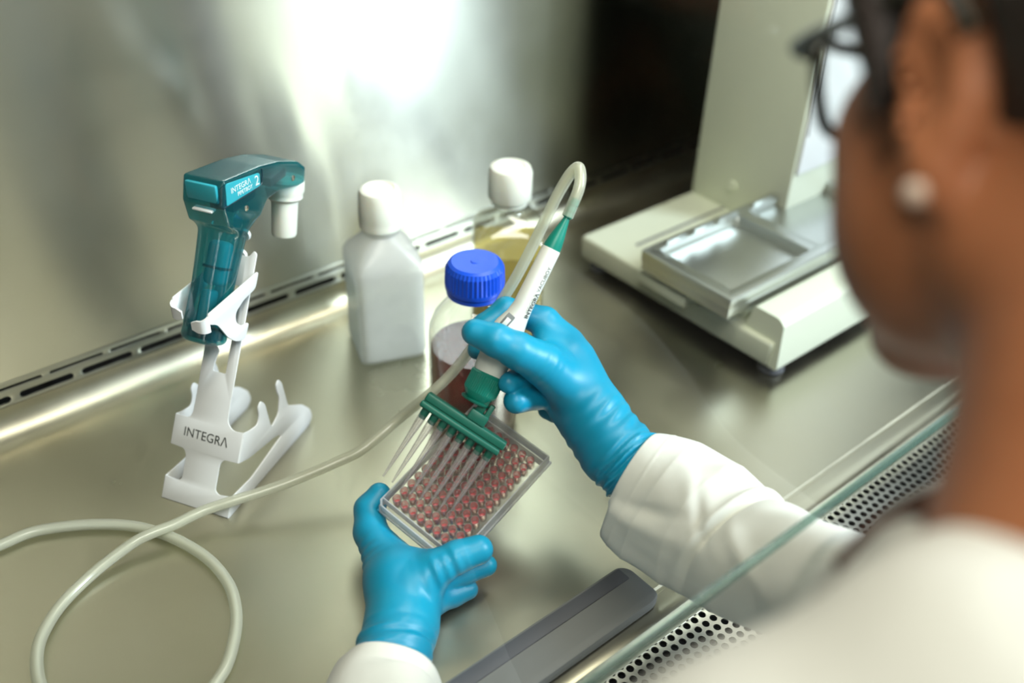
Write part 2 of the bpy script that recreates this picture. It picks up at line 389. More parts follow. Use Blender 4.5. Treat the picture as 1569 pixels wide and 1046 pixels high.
# perforated front air grille, hexagonal pitch 9.6 mm
pit, rad = .0096, .0033; gz = -.020
gr = empty('air_grille', (.6, .26, gz)); tag(gr, 'perforated stainless air grille running along the front of the worktop', 'grille')
V, Fc = [], []
rows = 13
for rr in range(rows):
    cy = .3080 - rr * pit * .866
    for cc in range(int((1.30 - .18) / pit)):
        cx = .18 + cc * pit + (rr % 2) * pit / 2 + .0056
        b0 = len(V); hexr = pit / math.sqrt(3)
        for z in (0, -.0015):
            for a in range(12): V.append((cx + rad * math.cos(a * math.pi / 6), cy + rad * math.sin(a * math.pi / 6), gz + z))
        for a in range(12):
            t = math.radians(a * 30); rr_ = hexr if a % 2 else hexr * math.cos(math.pi / 6)
            V.append((cx + rr_ * math.cos(t), cy + rr_ * math.sin(t), gz))
        for a in range(12):
            n_ = (a + 1) % 12; Fc.append((b0 + 24 + a, b0 + 24 + n_, b0 + n_, b0 + a)); Fc.append((b0 + a, b0 + n_, b0 + 12 + n_, b0 + 12 + a))
mesh('perforated_plate', V, Fc, M['grille'], gr)
box('rear_flange', (.18, .3118, gz - .0015), (1.30, .3165, gz + .0005), M['grille'], gr, 0)
box('front_flange', (.18, .170, gz - .0015), (1.30, .1995, gz), M['grille'], gr, .0004)
tag(box('trim_3', (X0, .1685, -.034), (X1, .33, -.030), M['black'], None, 0), 'black sheet beneath the front grille, coloured for the shade of the air duct', kind='structure')  # sheet set close under the holes, its black stands for shade
tag(box('wall_front', (X0, .150, -.40), (X1, .168, -.022), M['white_paint'], None, .002), 'white front sill panel of the cabinet', kind='structure')

# ================================================================== pipette controller and its bent-metal stand
SA = np.array([.1922, .6967, 0.]); SW = unit([.4892, -.8722, 0]); SN = unit([.8722, .4892, 0]); SZ = np.array([0, 0, 1.])
SU = SN * .5 + SZ * math.cos(math.pi / 6)
lean = frame(SA, SW, SU, np.cross(SW, SU))
def G(n_, w_, z_): return SA + SN * n_ + SW * w_ + SZ * z_
stand = empty('controller_stand', SA); tag(stand, 'white bent metal stand with a printed front plate holding the teal pipette controller', 'stand')
rt = lambda q, off: [(a, b_ + off) for a, b_ in q]
right = [(.0707, 0.), (.0707, .020), (.057, .018), (.053, .021), (.053, .045), (.056, .050), (.0707, .051), (.0707, .079), (.060, .078), (.0535, .084), (.053, .100), (.053, .236), (.0495, .238), (.046, .232)]
left = [(.0246, .232), (.0211, .238), (.0176, .236), (.0176, .100), (.0171, .084), (.0145, .079), (0, .079), (0, .051), (.0145, .050), (.0176, .045), (.0176, .023), (.0145, .020), (0, .021), (0, 0)]
out = rounded(right + left, [0, 0, .003, .004, .003, .003, 0, 0, .004, .004, .002, .003, .002, .003, .003, .002, .003, .002, .004, .004, 0, 0, .003, .003, .004, .003, 0, 0])
hole = rounded([(.030, .126), (.043, .126), (.043, .205), (.028, .205), (.028, .150), (.033, .145), (.031, .138)], .002)
plate('front_plate', out, [hole], .0016, M['white_paint'], stand, lean, .0005)
def vplane(w_): return frame(SA + SW * w_, SN, SZ, -SW * 0 + np.cross(SN, SZ))
tn = math.tan(math.pi / 6)
lowwing = [(.0005, 0), (.140, 0), (.147, .006), (.144, .018), (.132, .032), (.119, .041), (.109, .048), (.1035, .080), (.099, .086), (.0945, .083), (.0945, .075), (.0975, .066), (.0925, .050), (.079, .044), (.0745, .076), (.069, .083), (.0635, .079), (.0640, .070), (.060, .062), (.0475, .065), (.0405, .0675), (.0255, .045), (.035, .042), (.055, .037), (.075, .033), (.091, .027), (.095, .022), (.040, .0145), (.0125, .0155)]
lowwing = [(.0005, 0), (.140, 0), (.147, .006), (.144, .018), (.132, .032), (.119, .041), (.109, .048), (.1035, .080), (.099, .086), (.0945, .083), (.0945, .075), (.0975, .066), (.0925, .050), (.079, .044), (.0745, .076), (.069, .083), (.0635, .079), (.0640, .070), (.060, .062), (.0475, .065), (.0395, .0684), (.0256, .0440), (.040, .038), (.060, .034), (.084, .0295), (.094, .0235), (.040, .0150), (.0105, .0178)]
for w_, nm in ((.0707, 'side_wing'), (0., 'side_wing')):
    plate(nm, rounded(lowwing, [0] + [.004] * 19 + [0, 0] + [.004] * 4 + [.005, 0]), [], .0016, M['white_paint'], stand, vplane(w_), .0005)
for w_, inn, nx in ((.0560, -1, .0), (.0146, 1, .0095)):
    cw = [(.112, .1915), (.038 + nx, .1915), (.0365 + nx, .188), (.0365 + nx, .182), (.046 + nx * .7, .176), (.0515 + nx * .4, .1665), (.057, .156), (.066, .146), (.079, .139), (.0885, .1525), (.0775, .1550), (.0705, .163), (.072, .172), (.085, .177), (.104, .178)]
    plate('cradle_arm', rounded(cw, .004), [], .0018, M['white_paint'], stand, vplane(w_), .0005)
    # curled end that hooks round the back of the grip
    rings = []
    for t in np.linspace(0, 1, 9):
        a = t * math.radians(95); r_ = .006; dn = -r_ * math.sin(a) - max(0, 0) ; dw = inn * (r_ - r_ * math.cos(a)); ex = .006 * max(0, t - .8) / .2
        c_ = np.array([.0372 + nx + dn, w_ + dw + inn * ex])
        nrm = np.array([-math.cos(a) * 0 + math.sin(a) * 0, 0])
        tv = np.array([-math.cos(a), inn * math.sin(a)]); pv = np.array([tv[1], -tv[0]]) * .0009
        q = []
        for s_, zz in ((1, .1895), (1, .1745), (-1, .1745), (-1, .1895)):
            k_ = c_ + pv * s_; q.append(G(k_[0], k_[1], zz + (.002 if zz > .18 else -.002) * (0 if t < .9 else -1) + (.004 * t if zz < .18 else 0) - .003 * t))
        rings.append(np.array(q))
    v, f = loft(rings); mesh('end_clip', v, f, M['white_paint'], stand, 40)
text_mesh('lettering', 'INTEGR\u039b', .0118, M['print'], stand, lean @ frame((.0345, .0655, .0009), (1, 0, 0), (0, 1, 0), (0, 0, 1)), sx=.92, space=1.03)

# pipette controller (local axes: n forward, w sideways, z up)
GM = frame(SA + SW * .0353, SN, -SW, SZ)      # x=n, y=-w, z
gun = empty('pipette_controller', mw=frame(G(.09, .0353, .14), SN, -SW, SZ).tolist())
tag(gun, 'translucent teal pistol-grip pipette controller with a white nozzle resting in the white stand', 'pipette controller')
def poly_sdf(q, x, y):
    q = np.array(q, float); d = np.full(x.shape, 1e9); s_ = np.ones(x.shape)
    for i in range(len(q)):
        a, b_ = q[i], q[i - 1]; e = b_ - a; wx, wy = x - a[0], y - a[1]; t = np.clip((wx * e[0] + wy * e[1]) / (e @ e), 0, 1)
        d = np.minimum(d, (wx - e[0] * t) ** 2 + (wy - e[1] * t) ** 2)
        c1, c2, c3 = y >= a[1], y < b_[1], e[0] * wy > e[1] * wx; s_ = np.where((c1 & c2 & c3) | (~c1 & ~c2 & ~c3), -s_, s_)
    return s_ * np.sqrt(d)
bar_p = [(.086, .287), (.137, .278), (.166, .270), (.194, .258), (.2035, .249), (.2005, .237), (.190, .238), (.160, .247), (.140, .2475), (.128, .238), (.098, .236), (.083, .249), (.080, .268)]
def gun_fn(p, grow=0.):
    x, y, z = p[..., 0], p[..., 1], p[..., 2]
    d2 = poly_sdf(bar_p, x, z); q = np.stack([d2 + .001, np.abs(y) - .0175], -1)
    bar = np.linalg.norm(np.maximum(q, 0), axis=-1) + np.minimum(q.max(-1), 0) - .0022
    ax = unit([.054, .090]); ox, oz = x - .051, z - .154; t = ox * ax[0] + oz * ax[1]; s_ = ox * ax[1] - oz * ax[0]
    tt = np.clip(t / .105, 0, 1); hw = .0170 + .0025 * np.abs(tt - .45) ** 1.5 * 3; hd = .0150 + .004 * tt ** 2
    e = ((np.abs(y) / hw) ** 2.6 + (np.abs(s_ - .001) / hd) ** 2.6) ** (1 / 2.6); g = (e - 1) * .0155
    hnd = smax(smax(g, -t - .004, .006), t - .108, .004)
    return smin(bar, hnd, .006) - grow
v, f = surface(gun_fn, (.03, -.026, .138), (.215, .026, .30), .0012); v = smooth_mesh(v, f, 2)
np_mesh('housing', xf(GM, v), f, M['gun'], gun)
# inner parts seen through the translucent shell
hax = unit([.054, 0, .090]); hsx = unit([.090, 0, -.054])
hin = GM @ frame((.051, 0, .154), hsx, (0, 1, 0), hax)
bm_obj('battery', join(box_bm((-.007, -.011, .046), (.008, .008, .084), .005, 3)), M['gun_light'], gun, 40, hin)
box('battery_band', (-.0075, -.0115, .060), (.0085, .0085, .0625), M['gun_dark'], gun, .0008, mw=hin)
bm_obj('circuit_housing', join(box_bm((-.010, -.006, .004), (.004, .004, .042), .003, 2)), M['gun_light'], gun, 40, hin)
box('pump_block', (-.006, -.014, -.001), (.010, .013, .010), M['gun_dark'], gun, .002, mw=hin)
lathe('pump', [(.0, .012), (.0045, .012), (.0045, .034), (.002, .038), (0, .038)], M['gun_dark'], gun, 16, hin @ frame((.005, .008, 0), (1, 0, 0), (0, 1, 0), (0, 0, 1)))
box('valve_block', (.102, -.012, .250), (.136, .012, .262), M['gun_dark'], gun, .002, mw=GM)
box('valve_block', (.160, -.011, .247), (.186, .010, .256), M['gun_dark'], gun, .002, mw=GM)
# label panel flush on the near side
bd = unit([.051, 0, -.009]); lp = GM @ frame((.0865, -.0198, .2675), bd, np.array([0, 0, 1.]), (0, -1, 0))
plate('label_panel', rounded([(-.003, -.0005), (.046, .0045), (.047, .015), (.0455, .0165), (.001, .0185), (-.001, .017)], .0012), [], .001, M['gun_panel'], gun, lp, .0003)
def shear(s_):
    def g(v): v = v.copy(); v[:, 1] += v[:, 0] * s_; return v
    return g
text_mesh('lettering', 'INTEGR\u039b', .0068, M['whiteprint'], gun, lp @ frame((.0185, .0118, .0007), (1, .04, 0), (0, 1, 0), (0, 0, 1)), fn=shear(.04))
text_mesh('lettering', 'PIPETBOY', .0052, M['whiteprint'], gun, lp @ frame((.0235, .0066, .0007), (1, .04, 0), (0, 1, 0), (0, 0, 1)), fn=shear(.04), sx=.95)
text_mesh('lettering', '2', .0125, M['whiteprint'], gun, lp @ frame((.0415, .0103, .0007), (1, .04, 0), (0, 1, 0), (0, 0, 1)))
for q in ((.109, .2535), (.182, .2485)):
    lathe('screw', [(0, 0), (.0026, 0), (.0026, .0006), (.0014, .0011), (.0014, .0002), (0, .0002)], M['screw'], gun, 16, GM @ frame((q[0], -.0196, q[1]), (1, 0, 0), (0, 0, 1), (0, -1, 0)))
box('battery_cover', (.0795, -.0145, .2690), (.0835, .0150, .2855), M['gun_panel'], gun, .0018, mw=GM)
box('release_lip', (.0765, -.0095, .2615), (.0835, .0095, .2635), M['white_paint'], gun, .0009, mw=GM)
tube('seam', [xf(GM, np.array(q)) for q in ((.0800, -.0193, .2672), (.100, -.0200, .2660), (.130, -.0200, .2640), (.136, -.0200, .2700), (.137, -.0198, .2775))], .0006, M['gun_dark'], gun, 6)
for q in (0.55, .35):
    pass
for (n_, z_) in ((.131, .214), (.122, .1985)):
    lathe('trigger_button', [(0, 0), (.005, 0), (.0055, .002), (.0045, .004), (0, .0045)], M['white_paint'], gun, 20, GM @ frame((n_ - .004, 0, z_), (0, 1, 0), (0, 0, 1), (1, 0, 0)))
nz = frame(G(.199, .0353, .238), SW, -np.cross(SW, unit(SN * .22 + SZ)), unit(SN * .22 + SZ))
nzt = np.array(proj(xf(nz, np.array([0, 0, 0.]))))
lathe('nozzle_collar', [(.012, .001), (.0165, 0), (.0178, -.003), (.0178, -.0125), (.0165, -.0145), (.0165, -.0185), (.014, -.021), (0, -.021)], M['whitecap'], gun, 72, nz, 40, (2, 3, -.0006))
lathe('nozzle', [(0, -.020), (.0128, -.020), (.0122, -.026), (.0116, -.0535), (.0108, -.0555), (.0085, -.0555), (.008, -.045), (0, -.045)], M['whitecap'], gun, 48, nz, 40)

# ================================================================== bottles
def sq_bottle(name, c, rot, side, prof, m, parent, n=64):
    a = np.linspace(0, 2 * np.pi, n, endpoint=False); rings = []
    for z, s_, p in prof:
        r_ = s_ / 2 / (np.abs(np.cos(a)) ** p + np.abs(np.sin(a)) ** p) ** (1 / p) * side
        rings.append(np.stack([r_ * np.cos(a), r_ * np.sin(a), np.full(n, z)], 1))
    v, f = loft(rings); t = math.radians(rot)
    return mesh(name, xf(frame((c[0], c[1], 0), (math.cos(t), math.sin(t), 0), (-math.sin(t), math.cos(t), 0), (0, 0, 1)), v), f, m, parent, 50)
def at(c, z): return frame((c[0], c[1], z), (1, 0, 0), (0, 1, 0), (0, 0, 1))
# milky bottle
c = (.4885, .7715); b1 = empty('media_bottle', (*c, 0)); tag(b1, 'milky white square plastic bottle with white screw cap, beside the controller stand', 'bottle')
ps = [(0.0004, .90, 9), (.003, .97, 10), (.008, 1, 10), (.030, .985, 10), (.095, .985, 10), (.108, 1, 9), (.114, .99, 8), (.122, .90, 5.5), (.131, .72, 3.6), (.139, .56, 2.4), (.143, .47, 2), (.145, .52, 2), (.147, .52, 2), (.148, .46, 2), (.158, .45, 2)]
sq_bottle('bottle_body', c, -20, .074, ps, M['hdpe'], b1)
sq_bottle('contents', c, -20, .071, [(.003, .92, 9), (.008, .97, 10), (.095, .97, 10), (.100, .97, 10)], M['milk_liquid'], b1)
lathe('screw_cap', [(.0175, 0), (.0222, 0), (.0225, .006), (.0222, .009), (.0225, .0095), (.0215, .036), (.0195, .0405), (.016, .0415), (.0155, .0405), (0, .0405)], M['whitecap'], b1, 120, at(c, .1505), 40, (4, 5, -.0004))
# clear bottle of yellow medium
c = (.627, .731); b2 = empty('media_bottle', (*c, 0)); tag(b2, 'clear square bottle of yellow liquid with white screw cap, behind the blue-capped bottle', 'bottle')
ps = [(0.0004, .90, 9), (.003, .97, 10), (.008, 1, 10), (.030, .985, 10), (.095, .985, 10), (.110, 1, 9), (.118, .97, 8), (.128, .80, 5.5), (.137, .58, 3.2), (.141, .44, 2.2), (.143, .40, 2), (.158, .40, 2)]
sq_bottle('bottle_body', c, -38, .080, ps, M['petg'], b2)
sq_bottle('contents', c, -38, .077, [(.003, .92, 9), (.008, .97, 10), (.085, .97, 10), (.0995, .97, 10)], M['yellow'], b2)
lathe('neck_ring', [(.017, 0), (.0195, 0), (.0195, .003), (.017, .003)], M['whitecap'], b2, 48, at(c, .1500), 40)
lathe('screw_cap', [(.0175, 0), (.0222, 0), (.0235, .002), (.0233, .031), (.0210, .0365), (.016, .0375), (.0155, .0365), (0, .0365)], M['whitecap'], b2, 120, at(c, .1555), 40, (2, 3, -.0004))
# round laboratory bottle with blue cap
c = (.485, .611); b3 = empty('laboratory_bottle', (*c, 0)); tag(b3, 'round glass laboratory bottle of dark red liquid with a ribbed blue screw cap', 'bottle')
lathe('bottle_body', [(0, .004), (.030, .0025), (.038, .0004), (.042, .004), (.0435, .010), (.0435, .103), (.0425, .114), (.038, .126), (.030, .137), (.0215, .145), (.0195, .149), (.0195, .172), (.0178, .172), (.0178, .149)], M['glass'], b3, 64, at(c, 0), 60)
lathe('contents', [(0, .006), (.037, .006), (.0415, .012), (.0415, .091), (.0405, .0925), (0, .0925)], M['red'], b3, 64, at(c, 0), 40)
lathe('pouring_ring', [(.0205, 0), (.0262, 0), (.0262, .004), (.0205, .005)], M['bluecap'], b3, 64, at(c, .1520), 40)
lathe('screw_cap', [(.0215, 0), (.0272, 0), (.0275, .0015), (.0275, .004), (.0268, .0055), (.0260, .0215), (.0245, .0258), (.0215, .0275), (.004, .0272), (.0035, .0280), (0, .0280)], M['bluecap'], b3, 84, at(c, .1572), 25, (4, 5, .0011))

# ================================================================== plate-handling instrument at the right
ins = empty('dispensing_instrument', (.95, .62, 0)); tag(ins, 'ivory bench instrument with a tall column and an aluminium plate deck', 'laboratory instrument')
Mi = M['ivory']
box('base_slab', (.775, .470, .014), (1.42, .765, .044), Mi, ins, .004, 3)
# sloped front shoulder
fr = [(.470, .014), (.470, .060), (.474, .070), (.500, .0715), (.530, .0715), (.530, .014)]
q0 = np.array([(y, z) for y, z in rounded([(.460, .014), (.466, .066), (.474, .0715), (.506, .0715), (.512, .044), (.512, .014)], .003)])
rings = [np.stack([np.full(len(q0), .778 + (.0 if i else .002)) + (q0[:, 1] - .014) * (.12 if i < 2 else 0), q0[:, 0], q0[:, 1]], 1) for i in range(2)]
rings.append(np.stack([np.full(len(q0), 1.42), q0[:, 0], q0[:, 1]], 1)); rings = rings[1:]
v, f = loft(rings); mesh('front_shoulder', v, f, Mi, ins, 30)
box('column', (.978, .616, .044), (1.42, .765, .66), Mi, ins, .003, 3)
box('column_front_panel', (.983, .6120, .125), (1.42, .6165, .66), M['white_paint'], ins, .001)
box('panel_groove', (.9855, .6112, .175), (.9875, .6122, .50), M['grey'], ins, .0002)
lathe('column_knob', [(0, 0), (.007, 0), (.007, .003), (.005, .004), (.004, .0015), (0, .001)], Mi, ins, 24, frame((.978, .700, .078), (0, 1, 0), (0, 0, 1), (-1, 0, 0)))
box('slab_groove', (.812, .7035, .0438), (.976, .7085, .0446), M['grey'], ins, .0002)
box('deck_carriage', (.752, .575, .0445), (.806, .648, .0585), Mi, ins, .002)
box('carriage_plinth', (.790, .520, .0440), (1.40, .640, .0660), Mi, ins, .002)
deck = rounded([(.745, .510), (1.40, .510), (1.40, .690), (.745, .640)], .003)
deck = rounded([(.745, .510), (1.40, .510), (1.40, .640), (.745, .640)], .003)
h1 = rounded([(.762, .524), (.899, .524), (.899, .628), (.762, .628)], .003); h2 = rounded([(.918, .524), (1.06, .524), (1.06, .628), (.918, .628)], .003)
h3 = rounded([(1.075, .524), (1.21, .524), (1.21, .628), (1.075, .628)], .003)
zz = frame((0, 0, .0855), (1, 0, 0), (0, 1, 0), (0, 0, 1))
plate('deck_frame', deck, [h1, h2, h3], .013, M['alu'], ins, zz, .0006)
box('deck_floor', (.7465, .5115, .0665), (1.398, .6385, .0790), M['alu'], ins, .0005)
for x in (.775, .822, .865, .93, .98, 1.02):
    box('plate_clip', (x, .6285, .0880), (x + .034, .6325, .0975), M['alu'], ins, .0008)
for x in (.7665, .898, .925): lathe('locating_pin', [(.003, 0), (.003, .008), (.0015, .010), (0, .010)], M['alu'], ins, 12, at((x, .6275 if x < .9 else .527), .079))
for x, y in ((.795, .478), (.795, .745), (1.15, .478)): lathe('foot', [(.014, .0005), (.015, .002), (.011, .015), (.011, .016)], M['greydark'], ins, 24, at((x, y), 0))
# low grey slab with a darker strip, built for an unidentified grey shape
slab = empty('grey_slab', (.40, .36, 0)); tag(slab, 'low grey slab with a darker strip along the front edge of the worktop', 'arm rest')
p_ = rounded([(.20, .3270), (.450, .3270), (.459, .331), (.459, .364), (.452, .372), (.20, .372)], .006)
plate('slab_body', p_, [], .012, M['grey'], slab, frame((0, 0, .0065), (1, 0, 0), (0, 1, 0), (0, 0, 1)), .003)
box('dark_strip', (.20, .3560, .0110), (.450, .3690, .0136), M['greydark'], slab, .001)

# ================================================================== eight-channel aspirator handpiece
DH = .822
def px3(x, y, d=DH): return P(x, y, d)
bo = px3(710.5, 650); bxd = unit(px3(746.8, 704.5) - px3(651.5, 642)); toc = unit(EYE - bo)
byd = px3(753, 612) - bo; byd = unit(byd - bxd * (byd @ bxd)); bzd = np.cross(bxd, byd)
# turn the bar a little so that its top shows
BM = frame(bo, bxd, byd, bzd); rx = math.radians(4)
BM = BM @ np.array([[1, 0, 0, 0], [0, math.cos(rx), -math.sin(rx), 0], [0, math.sin(rx), math.cos(rx), 0], [0, 0, 0, 1]])
hp = empty('suction_handpiece', mw=BM.tolist()); tag(hp, 'white suction handpiece with teal ends and eight-tip green manifold, held in right glove', 'aspirator')
def lb(x, y, z=0.): return BM @ frame((x, y, z), (1, 0, 0), (0, 1, 0), (0, 0, 1))
box('manifold_upper', (-.0385, -.0002, -.0062), (.0385, .0072, .0062), M['green'], hp, .0016, 3, BM)
box('manifold_seal', (-.0375, -.0012, -.0056), (.0362, .0, .0056), M['green'], hp, .0002, 1, BM)
box('manifold_lower', (-.0395, -.0062, -.0070), (.0370, -.0009, .0070), M['green'], hp, .0016, 3, BM)
Ry = lambda mw: mw @ frame((0, 0, 0), (1, 0, 0), (0, 0, -1), (0, 1, 0))      # local z -> bar y
ml = None
for k in range(8):
    x = -.0315 + .009 * k - .0008
    o = lathe('tip_socket', [(0, -.0150), (.0028, -.0150), (.0033, -.0142), (.0033, -.0118), (.0035, -.0116), (.0036, -.0058), (0, -.0058)], M['green'], hp, 20, Ry(lb(x, 0)), 40)
    r0, r1, L0, L1 = .00355, .00085, -.0120, -.0735
    prof = [(r0, L0), (r0 - .0001, L0 - .008), (.0026, L0 - .020), (.0019, L0 - .040), (r1, L1), (r1 - .0003, L1), (.0015, L0 - .040), (.0022, L0 - .020), (.0028, L0 - .008), (.0029, L0)]
    lathe('pipette_tip', prof, M['tip'], hp, 16, Ry(lb(x, 0)), 60, cap=False)
# adapter block and clip
box('adapter_block', (-.0015, .0070, -.0065), (.0150, .0165, .0065), M['green'], hp, .0014, 2, BM)
box('adapter_stem', (.0010, .0160, -.0045), (.0085, .0290, .0045), M['green'], hp, .0012, 2, BM)
box('adapter_latch', (.0098, .0070, -.0045), (.0142, .0265, .0045), M['green'], hp, .001, 2, BM)
# body axis
a0, a1 = px3(731, 609, .823), px3(866, 339, .808); hy = unit(a1 - a0); hx = unit(np.cross(hy, EYE - a0)); hz = np.cross(hx, hy)
LA = np.linalg.norm(a1 - a0); HM = frame(a0, hx, hz * -1 * -1, hy)
HM = frame(a0, hx, np.cross(hy, hx), hy)
lathe('adapter_flange', [(0, -.0035), (.0125, -.0035), (.0130, -.0028), (.0130, -.0018), (.0115, -.001), (0, -.001)], M['green'], hp, 40, HM, 40)
lathe('grip_collar', [(0, -.001), (.0100, -.001), (.0140, .0050), (.0142, .0065), (.0142, .0210), (.0120, .0238), (0, .0238)], M['teal'], hp, 96, HM, 40, (2, 4, .0004))
def sweep_body():
    rings = []; n = 40; a = np.linspace(0, 2 * np.pi, n, endpoint=False)
    for t, rx_, ry_, ox in ((.0222, .0128, .0120, -.0005), (.024, .0135, .0125, -.0008), (.045, .0140, .0125, -.0015), (.058, .0140, .0118, -.0022), (.066, .0125, .0105, -.002), (.076, .0096, .0090, -.0006), (.085, .0084, .0084, 0), (LA - .026, .0080, .0080, 0), (LA - .0245, .0077, .0077, 0)):
        rings.append(np.stack([rx_ * np.cos(a) + ox, ry_ * np.sin(a), np.full(n, t)], 1))
    v, f = loft(rings); return v, f
v, f = sweep_body(); mesh('barrel', xf(HM, v), f, M['handle'], hp, 40)
lathe('cone', [(0, LA - .0255), (.0076, LA - .0255), (.0074, LA - .021), (.0062, LA - .014), (.0040, LA - .004), (.0032, LA), (.0024, LA + .004), (0, LA + .004)], M['teal'], hp, 40, HM, 60)
lathe('hose_barb', [(.0022, LA), (.0022, LA + .003), (.0040, LA + .0035), (.0034, LA + .0080), (.0030, LA + .0085), (.0040, LA + .0090), (.0034, LA + .0135), (.0030, LA + .014), (.0040, LA + .0145), (.0030, LA + .020), (0, LA + .020)], M['teal'], hp, 32, HM, 40)
# slide window on the body
wm = HM @ frame((-.0085, .0, .0635), unit([.55, 0, .83]), (0, 1, 0), unit([-.83, 0, .55]))
sgn = -1 if (xf(HM, np.array([0, 1, 0.])) - a0) @ (EYE - a0) < 0 else 1
plate('window_frame', rect(.0066, .0034, .0006), [], .0012, M['grey'], hp, HM @ frame((-.0062, sgn * .0106, .0685), unit([.25, 0, .97]), unit([.97, 0, -.25]), (0, -1, 0)), .0002)
plate('slider', rect(.0040, .0020, .0004), [], .0008, M['handle'], hp, HM @ frame((-.0062, sgn * .0116, .0675), unit([.25, 0, .97]), unit([.97, 0, -.25]), (0, -1, 0)), .0002)
def wrap(ang0, z0, r_):
    def g(v):
        th = ang0 + v[:, 1] / r_; rr = r_ + .0001 + np.abs(v[:, 2]); return np.stack([rr * np.cos(th), sgn * rr * np.sin(th), z0 + v[:, 0]], 1)
    return g
text_mesh('lettering', 'INTEGR\u039b', .0054, M['print'], hp, HM, wrap(math.radians(44), .0770, .0094), align='LEFT', offset=.0001)
text_mesh('lettering', 'VACUBOY', .0052, M['greyprint'], hp, HM, wrap(math.radians(44), .1004, .0083), align='LEFT', sx=.92)

# ================================================================== silicone hose
def fz(x, y, z): return onz(x, y, z)
tp = [px3(869.5, 332, .8078), px3(877, 314, .807), px3(886, 292, .806), px3(889.5, 273, .807), px3(886.5, 256.5, .810), px3(875, 265, .815), px3(861.5, 286, .820), px3(850, 307, .824), px3(835, 338, .829), px3(818, 373, .836), px3(801, 406, .842), px3(786, 433, .848), px3(768, 462, .856),
      px3(742, 505, .868), px3(712, 548, .878), px3(687, 577, .884), px3(659, 603, .888), fz(613, 640, .062), fz(557, 687, .045), fz(520, 706, .038), fz(457, 733, .030), fz(405, 752, .025), fz(357, 767, .022), fz(310, 783, .018), fz(268, 803, .016), fz(232, 817, .0150), fz(200, 834, .012), fz(143, 878, .007), fz(96, 924, .0055), fz(68, 966, .0055), fz(57, 1001, .0055),
      fz(60, 1044, .0055), fz(84, 1090, .0055), fz(140, 1130, .0055), fz(220, 1135, .0055), fz(290, 1095, .0055), fz(332, 1044, .0055), fz(350, 1012, .0055), fz(361, 966, .0055), fz(361, 930, .0055), fz(350, 894, .0055), fz(321, 858, .0055), fz(278, 830, .0055), fz(232, 812, .0052), fz(186, 804, .0055), fz(125, 804, .0055), fz(53, 814, .0055), fz(0, 835, .0055), fz(-90, 872, .0055), fz(-260, 930, .0055)]
hose = tube('silicone_hose', tp, .0048, M['silicone'], None, 16, 8)
tag(hose, 'long translucent silicone hose arching off the handpiece and looping across the worktop', 'hose')
tube('hose_bore', tp[:1] + tp[1:], .0024, M['silicone'], hose, 8, 8)

# ================================================================== 96-well plate
tc = math.radians(34); e1 = np.array([1, 0, 0.]); e2 = np.array([0, math.cos(tc), -math.sin(tc)])
al = math.radians(50.2); pa = R @ (e1 * math.cos(al) + e2 * math.sin(al)); pb = R @ (-e1 * math.sin(al) + e2 * math.cos(al)); pn = np.cross(pa, pb)
PC = P(711.5, 733.5, .842); PM = frame(PC, pa, pb, pn)
wp = empty('well_plate', mw=PM.tolist()); tag(wp, 'clear ninety-six well plate with pink medium held tilted in the left glove', 'well plate')
hx_, hy_ = .0639, .0427
def ring_sec(hw, hh, cr, z):
    q = np.array([(hw, hh - 0), (-hw + cr, hh), (-hw, hh - cr), (-hw, -hh + cr), (-hw + cr, -hh), (hw, -hh)]); return np.concatenate([q, np.full((len(q), 1), z)], 1)
rr = [ring_sec(hx_ - .0010, hy_ - .0010, .004, -.0125), ring_sec(hx_ - .0010, hy_ - .0010, .004, 0), ring_sec(hx_ - .0022, hy_ - .0022, .004, 0), ring_sec(hx_ - .0022, hy_ - .0022, .004, -.0125)]
v, f = loft(rr, closed=True); mesh('skirt', xf(PM, v), f, M['polystyrene'], wp)
rr = [ring_sec(hx_ + .0006, hy_ + .0006, .004, -.0150), ring_sec(hx_ + .0006, hy_ + .0006, .004, -.0115), ring_sec(hx_ - .0008, hy_ - .0008, .004, -.0115), ring_sec(hx_ - .0008, hy_ - .0008, .004, -.0150)]
v, f = loft(rr, closed=True); mesh('base_flange', xf(PM, v), f, M['polystyrene'], wp)
for s_ in (-1, 1):
    box('end_rib', (s_ * .0560 - .0004, -hy_ + .002, -.012), (s_ * .0560 + .0004, hy_ - .002, -.0005), M['polystyrene'], wp, 0, mw=PM)
mesh('deck', xf(PM, [(-hx_ + .003, -hy_ + .003, -.0035), (hx_ - .003, -hy_ + .003, -.0035), (hx_ - .003, hy_ - .003, -.0035), (-hx_ + .003, hy_ - .003, -.0035)]), [(0, 1, 2, 3)], M['deck'], wp)
a = np.linspace(0, 2 * np.pi, 16, endpoint=False)
def lz(prof, cap=True):
    rings = [np.stack([r_ * np.cos(a), r_ * np.sin(a), np.full(16, z)], 1) for r_, z in prof]; return loft(rings, cap=cap)
v, f = lz([(.0037, -.0115), (.0039, -.0108), (.0040, 0), (.0040, .0004), (.0033, .0004), (.0033, 0), (.0031, -.0105), (.0029, -.0110)])
wme = bpy.data.meshes.new('well'); wme.from_pydata(v.tolist(), [], [tuple(int(i) for i in q) for q in f]); wme.materials.append(M['wellwall']); wme.shade_smooth(); wme.set_sharp_from_angle(angle=.9)
v, f = lz([(.0027, -.0109), (.0030, -.0104), (.0030, -.0080), (.0022, -.0086), (.0008, -.0090)])
lme = bpy.data.meshes.new('medium'); lme.from_pydata(v.tolist(), [], [tuple(int(i) for i in q) for q in f]); lme.materials.append(M['medium']); lme.shade_smooth(); lme.set_sharp_from_angle(angle=.9)
